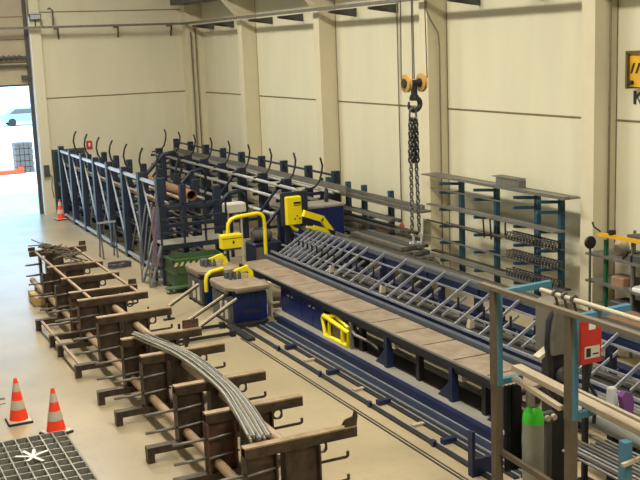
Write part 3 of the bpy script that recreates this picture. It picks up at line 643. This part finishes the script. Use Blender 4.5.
# ------------------------------------------------------------------ rusty bar stands
TOPLIT = mat('top_lit_flange', (172,148,116), .4, .25, var=.2, scale=7)  # paler tan paints the overhead light onto the stand tops
SYS = [25.1,22.9,21.5,20.1,19.35,17.85,16.2,15.1,13.42,12.15,10.8]
def stand(y, nxt, label, last=False, idx=0):
    t = thing('bar_stand', label, 'stand', (4.5,y,0), 'rusty steel bar stands')
    bl = (-.3,-.45)[idx] if idx < 2 else -.95
    MB().box(bl,.7,-.07,.07,.13,.23).box(bl,bl+.1,-.06,.06,0,.13).box(.6,.7,-.06,.06,0,.13).build('base', RUST, t)
    for x0, x1, mm in ((-.5,-.1,(RUST,RUST2)[idx in (3,9)]),(0,.42 if not last else .46,RUST)):
        if idx == 0: x0 = max(x0,-.15)
        if x1 < x0: x1 = x0+.03
        m = MB().box(x0,x1,-.008,.008,.23,.9).box(x0,x0+.02,-.09,.09,.23,.9).box(x1-.02,x1,-.09,.09,.23,.9)
        m.build('post', mm, t)
    x0 = -.36 if idx < 3 else -.5
    x1 = .97 if last else (1.0 if idx == 0 else .86)
    MB().box(x0,x1,-.06,.06,.9,.92).box(x0,x1,-.06,-.045,.92,1.02).box(x0,x1,.045,.06,.92,1.02).build('top_beam', RUST, t)
    MB().box(x0,x1,-.06,.06,1.02,1.04).build('top_flange', TOPLIT, t)
    if last:
        MB().prism([(x1-.16,1.04),(x1,1.04),(x1+.02,1.16),(x1-.02,1.24),(x1-.05,1.16),(x1-.14,1.14)], 'y', -.05, -.03).prism([(x1-.16,1.04),(x1,1.04),(x1,1.1),(x1-.12,1.1)], 'y', .03,.05).build('end_stop', RUST, t)
    if idx in (0,3): MB().box(x1-.16,x1,.0,.03,1.04,1.14).build('end_stop', RUST, t)
    if idx in (0,): MB().box(x0-.02,x0+.14,-.02,.03,1.04,1.12).build('end_stop', RUST, t)
    if idx == 6: MB().box(x1-.3,x1-.02,.03,.05,1.04,1.18).build('end_stop', RUST2, t)
    for z in (.44,.7):
        xl = x0 if idx else -.15
        MB().path([(-.5 if idx else -.15,-.03,z),((-.45,-.8,-.85)[idx] if idx<3 else -.95,-.03,z)], .02, 7).build('left_pin', MGREY, t)
        MB().path([(-.06,-.03,z+.02),(-.5,-.11,z+.02)], .016, 6).build('front_pin', MGREY, t)
    for z in (.34,.64): MB().path([(.42,0,z),(.84,0,z),(.86,0,z+.01),(.86,0,z+.07)], .02, 7).build('right_pin', RUST, t)
    m = MB()
    N = 12
    for i in range(N):
        a, b = i*2*math.pi/N, (i+1)*2*math.pi/N
        def sq(a):
            c, s = math.cos(a), math.sin(a); k = .07/max(abs(c),abs(s)); return (.5+c*k, .845+s*k)
        p = [sq(a), sq(b), (.5+.052*math.cos(b), .845+.052*math.sin(b)), (.5+.052*math.cos(a), .845+.052*math.sin(a))]
        m.prism(p, 'y', -.04, -.01)
    m.build('ring_plate', RUST, t)
    if nxt:
        d = nxt-y   # negative
        if idx > 3: MB().tube((.2,d+.012,.8),(.2,-.012,.8),.065,14).build('spacer_tube', TUBE, t)
        MB().tube((-.35,d+.012,.33),(-.35,-.012,.33),.065,14).build('spacer_tube', TUBE, t)
        if 2 <= idx < 5: MB().bar((-.84,d+.07,.2),(-.84,-.07,.2),.05,.04).build('tie_bar', TUBE, t)
        if idx < 4:
            MB().bar((-.22,d+.06,1.0),(-.22,-.06,1.0),.05,.04).build('tie_bar', TUBE, t)
            MB().bar((.72,d+.06,1.0),(.72,-.06,1.0),.05,.04).build('tie_bar', TUBE, t)
LB = ['rusty steel bar stand farthest back, scrap rods lying on its top','rusty bar stand just before the scrap rods, second from the back','rusty bar stand third from the back of the row',
 'rusty bar stand with upturned end plate in the middle of the row','rusty bar stand fifth from the back, near the middle','rusty bar stand sixth from the back, before the rebar begins',
 'rusty bar stand under the far end of the rebar bundle','rusty bar stand fourth from the front under the rebar bundle','rusty bar stand third from the front under the rebar bundle','rusty bar stand second from the front under the rebar bundle','nearest rusty bar stand with long arm and upturned end, under the cut rebar ends']
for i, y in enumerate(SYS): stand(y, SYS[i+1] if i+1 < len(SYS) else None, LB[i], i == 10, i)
# rebar bundle
def cat(pts, n=8):
    out = []; P = [V(p) for p in pts]; P = [2*P[0]-P[1]]+P+[2*P[-1]-P[-2]]
    for i in range(1, len(P)-2):
        for k in range(n):
            t_ = k/n; a,b,c,d = P[i-1],P[i],P[i+1],P[i+2]
            out.append(.5*((2*b)+(c-a)*t_+(2*a-5*b+4*c-d)*t_*t_+(3*b-a-3*c+d)*t_**3))
    return out+[P[-2]]
for j in range(24):
    c_ = j%10; r_ = j//10
    o = (c_-4.5)*.03; o2 = o+random.uniform(-.06,.06)*.7; z = 1.055+r_*.027
    p = cat([(4.3+o*.8, 16.1+random.uniform(-.25,.2), z+.01), (4.6+o2, 14.6, z), (4.6+o2*.9, 13.0, z), (4.46+o, 11.95, z), (4.27+o, 10.92+random.uniform(-.05,.05), z)])
    tag(MB().path(p, .0135, 6).build('rebar', (REBAR,STEEL,REBAR,MGREY)[j%4]), 'long bent bright steel bar in the bundle lying over the front stands', 'rebar', 'bundle of bent bars on the front stands')
# scrap rods on farthest stand
m = MB()
for k in range(46):
    a = random.gauss(1.0,.5) if k%3 else random.uniform(0,3.1); L = random.uniform(.25,.75); q = random.random(); cx, cy, cz = 4.42+.35*q+random.gauss(0,.05), 24.9-2.0*q+random.gauss(0,.15), 1.09+random.random()*.12
    dx, dy, dz = math.cos(a)*L/2, math.sin(a)*L, random.uniform(-.05,.14)
    m.path([(cx-dx,cy+dy,cz-dz+.05),(cx+random.uniform(-.05,.05),cy,cz+.03),(cx+dx,cy-dy,cz+dz)], .013, 4)
tag(m.build('scrap_rods', mat('twisted_scrap', (96,84,66), .7, var=.25, scale=10)), 'tangle of twisted scrap rods lying on the farthest bar stands', 'scrap', None, 'stuff')
# wood pallet
t = thing('timber_crate', 'shallow orange timber crate on the floor left of the far stands', 'crate', (3.93,23.6,.02))
MB().box(.1,.3,.1,.8,-.02,.0).box(0,.9,0,.9,.16,.19).build('lid', OWOOD, t)
MB().box(0,.9,0,.03,.0,.16).box(0,.03,0.03,.9,0,.16).box(.87,.9,.03,.9,0,.16).build('side', OWOOD, t)
for y in (.1,.45,.8): MB().box(-.01,.91,y,y+.08,.19,.205).build('slat', WOOD, t)

# ------------------------------------------------------------------ cones, grating
def cone(loc, label, rz=0):
    t = thing('traffic_cone', label, 'cone', loc, rz=rz)
    MB().cham(-.19,.19,-.19,.19,0,.035,.015).build('base', RUBBER, t)
    MB().cham(-.175,.175,-.175,.175,.035,.05,.01).build('base_top', REFL, t)
    R = lambda z: .145-(z-.05)*.118/.65
    m = MB()
    m.lathe((0,0,0), [(R(.05),.05),(R(.7),.7),(R(.7)-.006,.712)], 24)
    m.build('cone', ORANGE, t)
    for a, b in ((.22,.36),(.5,.63)): MB().lathe((0,0,0), [(R(a)+.0025,a),(R(b)+.0025,b)], 24).build('reflective_band', REFL, t)
cone((2.27,16.1,0), 'orange and white traffic cone at the left picture edge')
cone((2.68,15.28,0), 'orange and white traffic cone standing behind the grating corner', .4)
cone((7.15,36.2,0), 'orange and white traffic cone far away beside the big doorway', .2)
tag(MB().bar((1.0,16.35,.4),(2.1,16.2,.38),.03,.03).bar((1.0,16.35,.2),(2.1,16.2,.3),.015,.015).box(.98,1.03,16.3,16.35,0,.45).build('barrier_bar', GRATE), 'thin grey bar reaching the left cone from outside the frame', 'bar')
t = thing('steel_grating', 'square steel grating lying at the bottom left corner', 'grating', (0,0,0))
X0, X1, Y0, Y1 = .6, 2.72, 12.2, 14.9
m = MB()
nx = 12; ny = 12
for i in range(nx+1):
    x = X0+(X1-X0)*i/nx; m.box(x-.01,x+.01,Y0,Y1,.06,.16)
m.build('bearing_bar', GRATE, t)
m = MB()
for i in range(ny+1):
    y = Y0+(Y1-Y0)*i/ny; m.box(X0,X1,y-.01,y+.01,.08,.158)
m.build('cross_bar', GRATE, t)
MB().box(X0,X1,Y0-.01,Y0-.005,.08,.16).box(X0,X1,Y1,Y1+.01,.04,.16).box(X1,X1+.01,Y0,Y1,.04,.16).build('edge_bar', GRATE, t)
MB().box(X0,X1,Y0+.1,Y0+.2,0,.08).box(X0,X1,Y1-.2,Y1-.1,0,.08).box(X0,X1,13.4,13.5,0,.08).build('support_bearer', DGREY, t)
m = MB()
for a in (.3,1.2,2.1,2.8,3.9,5.2):
    r = .18+.06*math.sin(a*3); ca, sa = math.cos(a), math.sin(a)
    m.bar((0,0,.012),(ca*r,sa*r*1.6,.008+.02*abs(sa)),.045,.008)
m.bar((-.05,-.03,.02),(.22,.1,.025),.04,.008)
tag(m.build('tape_knot', TAPE, None, (2.12,14.05,.163)), 'knot of white tape tied on the steel grating', 'tape')

# ------------------------------------------------------------------ teal gantry frames in the right foreground
BRN = mat('brown_post_paint', (96,84,64), .65, var=.15, scale=6)
def cframe(label, y, base_y=None, top=True):
    t = thing('support_gantry', label, 'frame', (6.55,y,0), 'teal frames carrying the timbers')
    MB().box(-.025,.055,-.045,.045,1.76,2.86).build('upper_post', TEAL, t)
    MB().box(-.06,-.025,-.045,.045,1.76,2.86).build('side_plate', BRN, t)
    MB().box(-.05,.05,-.045,.045,0,1.76).build('lower_post', BRN, t)
    MB().bar((.055,0,2.82),(.74,0,2.84),.07,.065).build('upper_arm', TEAL, t)
    MB().bar((.055,0,1.79),(.34,0,1.8),.07,.065).build('lower_arm', TEAL, t)
    MB().box(-.15,.6,-.05,.05,0,.05).build('foot', BRN, t)
cframe('teal C-shaped frame post standing left of the gas cylinder', 9.35)
cframe('teal C-shaped frame post in front of the red box', 8.05)
t = thing('short_post', 'short teal post with a pale clamp at the lower right edge', 'post', (6.55,7.25,0))
MB().box(-.045,.045,-.045,.045,0,1.8).build('post', TEAL, t)
MB().bar((-.1,-.07,1.6),(.16,-.08,1.64),.035,.035).build('clamp', PALE, t)
tag(MB().bar((6.52,9.6,2.885),(6.52,5.5,2.885),.07,.045).build('top_rail', mat('dull_timber_rail',(112,100,80),.7,var=.1)), 'long dull brown rail lying on top of the teal frames', 'rail')
tag(MB().path([(6.86,8.95,2.9),(6.86,5.5,2.9)], .027, 12).build('pale_tube', PALE), 'pale round tube lying on the upper arms of the teal frames', 'tube')
t = thing('pipe_clamps', 'dark pipe clamps hanging from the pale tube above the grey machine', 'clamp', (6.86,8.7,2.91))
for i in range(3): MB().lathe((0,-.15*i,0), [(.03,-.015),(.045,-.015),(.045,.015),(.03,.015)], 12, 'y').path([(0,-.15*i,-.04),(.03,-.15*i,-.14)], .016, 6).build('clamp', DGREY, t)
tag(MB().bar((6.93,9.5,1.865),(6.62,5.8,1.865),.13,.06).build('timber_beam', WOOD), 'thick pale timber beam on the lower arms of the teal frames', 'timber')
tag(MB().bar((6.68,9.2,1.86),(6.5,8.15,1.86),.06,.05).build('timber_batten', WOOD), 'thin pale batten left of the thick timber beam', 'timber')
tag(MB().bar((6.99,8.6,1.86),(6.82,5.6,1.86),.045,.045).build('pale_profile', PALE), 'narrow pale profile on the lower arms right of the thick timber', 'profile')
# gas cylinder
t = thing('gas_cylinder', 'grey gas cylinder with bright green shoulder and metal cap guard', 'cylinder', (6.73,8.92,0))
MB().lathe((0,0,0), [(.1,0),(.12,.02),(.12,1.42)], 24).build('body', GCYL, t)
MB().lathe((0,0,0), [(.12,1.42),(.118,1.48),(.105,1.54),(.08,1.58),(.04,1.61),(.035,1.62)], 24).build('shoulder', NEON, t)
MB().lathe((0,0,0), [(.035,1.6),(.065,1.61),(.08,1.64),(.08,1.76),(.065,1.8),(.04,1.81)], 18).build('cap_guard', STEEL, t)
MB().box(-.03,.03,-.09,-.078,1.66,1.75).build('guard_slot', BLACK, t)
tag(MB().bar((6.58,9.3,.97),(6.6,8.1,.9),.05,.06).build('brace_bar', BRN), 'brown brace bar crossing in front of the gas cylinder', 'bar')
# black welding curtain
m = MB()
pts = [(6.62+i*.026, 9.26+.035*(i%2)) for i in range(10)]
m.prism(pts+[(x,y+.05) for x,y in reversed(pts)], 'z', .72, 1.74)
tag(m.build('black_cloth', CLOTH), 'black cloth hanging from the lower arm of the left teal frame', 'cloth')
# grey machine and red box
t = thing('welding_machine', 'tall grey welding machine with draped hoses on a black stand', 'machine', (7.72,9.8,0))
MB().cham(-.16,.17,-.15,.2,1.85,2.5,.03).build('housing', GBOX, t)
MB().box(-.12,.12,-.1,.1,.05,1.85).box(-.3,.3,-.3,.3,0,.05).build('stand', BLACK, t)
MB().path([(-.1,-.16,2.48),(-.24,-.18,2.3),(-.26,-.18,2.0),(-.2,-.18,1.7),(-.25,-.18,1.5),(-.1,-.18,1.3)], .035, 8).build('hose', BLACK, t)
MB().path([(-.14,-.18,2.45),(-.22,-.2,2.1),(-.2,-.2,1.9)], .03, 8).build('grey_hose', MGREY, t)
MB().path([(.1,-.17,1.95),(.05,-.2,1.8),(.02,-.2,1.55),(.1,-.2,1.45),(.0,-.2,1.35)], .045, 8).build('cable_bundle', MGREY, t)
MB().lathe((0,-.16,1.6), [(.08,-.04),(.1,0),(.08,.04)], 12, 'y').build('reel', DGREY, t)
MB().bar((-.35,-.1,1.85),(-.16,-.1,1.95),.12,.04).build('cloth', PALE, t)
t = thing('red_box', 'red control box with labels beside the grey welding machine', 'box', (8.15,9.75,0))
MB().cham(-.15,.17,-.1,.1,1.66,2.24,.015).build('housing', RED, t)
MB().box(-.04,.06,-.106,-.1,2.09,2.17).build('small_label', WHITE, t)
MB().box(-.1,.13,-.106,-.1,1.73,1.88).build('rating_plate', BEIGE, t); MB().box(-.08,-.01,-.109,-.106,1.75,1.86).box(.02,.11,-.109,-.106,1.77,1.79).build('print', BLACK, t)
MB().box(-.02,.04,-.02,.04,.05,1.66).box(-.2,.2,-.2,.2,0,.05).build('stand', BLACK, t)
MB().path([(0,-.1,1.66),(-.08,-.14,1.45),(.05,-.14,1.25),(.02,-.14,.9)], .025, 7).build('cable', BLACK, t)
# tubes below, low rack at bottom right
t = thing('tube_trestle', 'dark low trestle frame under the tubes at the lower right', 'trestle', (7.9,8.9,0))
for y in (-.9,.35):
    MB().box(-.45,.45,y-.03,y+.03,.66,.72).box(-.45,-.39,y-.03,y+.03,0,.66).box(.39,.45,y-.03,y+.03,0,.66).build('frame', BLACK, t)
MB().bar((-.42,-.87,.3),(-.42,.32,.3),.05,.05).bar((.42,-.87,.3),(.42,.32,.3),.05,.05).build('rail', DGREY, t)
for j in range(16):
    x = 7.52+(j%8)*.075; z = .765+(j//8)*.075
    tag(MB().pipe((x+.02,9.45-random.random()*.2,z-.02),(x+random.uniform(-.02,.02),6.9,z-.02),.019,.014,8).build('steel_tube', (STEEL,DGREY,MGREY)[j%3]), 'grey steel tube in the bundle at the lower right', 'tube', 'tubes on the low trestle')
tag(MB().pipe((8.38,10.3,.86),(8.38,7.2,.86),.13,.11,18).build('grey_pipe', GCYL), 'thick grey pipe beside the tube bundle', 'pipe')
tag(MB().box(8.37,8.5,8.0,8.1,0,.73).box(8.37,8.5,9.5,9.6,0,.73).build('pipe_support', BLACK), 'black supports under the thick grey pipe', 'support')
for j in range(4): tag(MB().tube((8.65+j*.08,10.2,.97),(8.6+j*.08,7.0,.97),.028,8).build('steel_tube', MGREY), 'pale tube on the far side of the thick grey pipe', 'tube', 'pale tubes beside the thick pipe')
tag(MB().box(8.58,9.0,9.3,9.4,0,.94).box(8.58,9.0,7.8,7.9,0,.94).build('tube_support', BLACK), 'black supports under the pale tubes', 'support')
t = thing('valve_block', 'two round pale gauges beside the gas cylinder', 'gauge', (7.1,9.15,1.32))
for x in (0,.09): MB().lathe((x,0,0), [(.035,-.03),(.038,.0),(.03,.02)], 14, 'y').build('gauge', PALE, t)
MB().cham(-.04,.13,.02,.1,-.08,.05,.01).box(.02,.07,.03,.08,-1.32,-.08).build('body', DGREY, t)
tag(MB().cham(8.43,8.53,9.6,9.7,1.08,1.3,.015).box(8.53,8.56,9.63,9.67,.0,1.2).build('white_device', WHITE), 'small white device box on a post below the timbers', 'box')
m = MB()
m.prism([(8.5,1.0),(8.62,.99),(8.64,1.15),(8.6,1.26),(8.5,1.3),(8.44,1.24)], 'y', 9.42, 9.5)
tag(m.box(8.56,8.6,9.44,9.48,0,1.0).build('purple_cloth', PURPLE), 'purple cloth draped on a post beside the white device', 'cloth')

# ------------------------------------------------------------------ lights
def area(name, loc, rot, sx, sy, e, col=(1,1,1)):
    l = D.lights.new(name, 'AREA'); l.shape = 'RECTANGLE'; l.size = sx; l.size_y = sy; l.energy = e; l.color = col
    o = D.objects.new(name, l); C.objects.link(o); o.location = loc; o.rotation_euler = rot; return o
WARM = (1,.95,.835)
for i, (x, y) in enumerate([(x, y) for x in (-2,5.5) for y in (3,12,21,30)]):
    t = thing('ceiling_lamp', 'long ceiling lamp hanging above the hall', 'lamp', (x,y,10.2), 'ceiling lamps of the hall')
    MB().box(-.6,.6,-2.2,2.2,.02,.12).build('housing', WHITE, t)
    area('lamp_light', (x,y,10.15), (0,0,0), 1.1, 4.2, 930 if x > 0 else 40, WARM)
area('added_side_light', (-7.9,16,6), (0,math.radians(-90),0), 4.5, 36, 620, (1,.98,.9))  # side lamp added inside the opaque panels, which pass no light

w = D.worlds.new('World'); bpy.context.scene.world = w; w.use_nodes = True
bg = w.node_tree.nodes['Background']; bg.inputs[0].default_value = (.36,.66,1,1); bg.inputs[1].default_value = 4.2
s = D.lights.new('sun', 'SUN'); s.energy = 9; s.angle = .05; s.color = (1,.92,.8)
so = D.objects.new('sun', s); C.objects.link(so); so.rotation_euler = (math.radians(35), 0, math.radians(-30))

# ------------------------------------------------------------------ camera
F, p, r, y = 1040.12533, 0.18431358, -0.03839706, 0.4408436
cy_, sy_, cp, sp = math.cos(y), math.sin(y), math.cos(p), math.sin(p)
f = V((sy_*cp, cy_*cp, -sp)); rt = V((cy_, -sy_, 0)); up = rt.cross(f)
r2 = math.cos(r)*rt+math.sin(r)*up; u2 = -math.sin(r)*rt+math.cos(r)*up
M = Matrix((r2, u2, -f)).transposed().to_4x4(); M.translation = V((0,0,5.6))
cam = D.cameras.new('camera'); co = D.objects.new('camera', cam); C.objects.link(co); co.matrix_world = M
cam.sensor_width = 36; cam.lens = F/640*36; cam.clip_end = 300
sc = bpy.context.scene; sc.camera = co
sc.view_settings.view_transform = 'Standard'; sc.view_settings.look = 'None'; sc.view_settings.gamma = 1; sc.view_settings.use_curve_mapping = False
sc.view_settings.exposure = .02
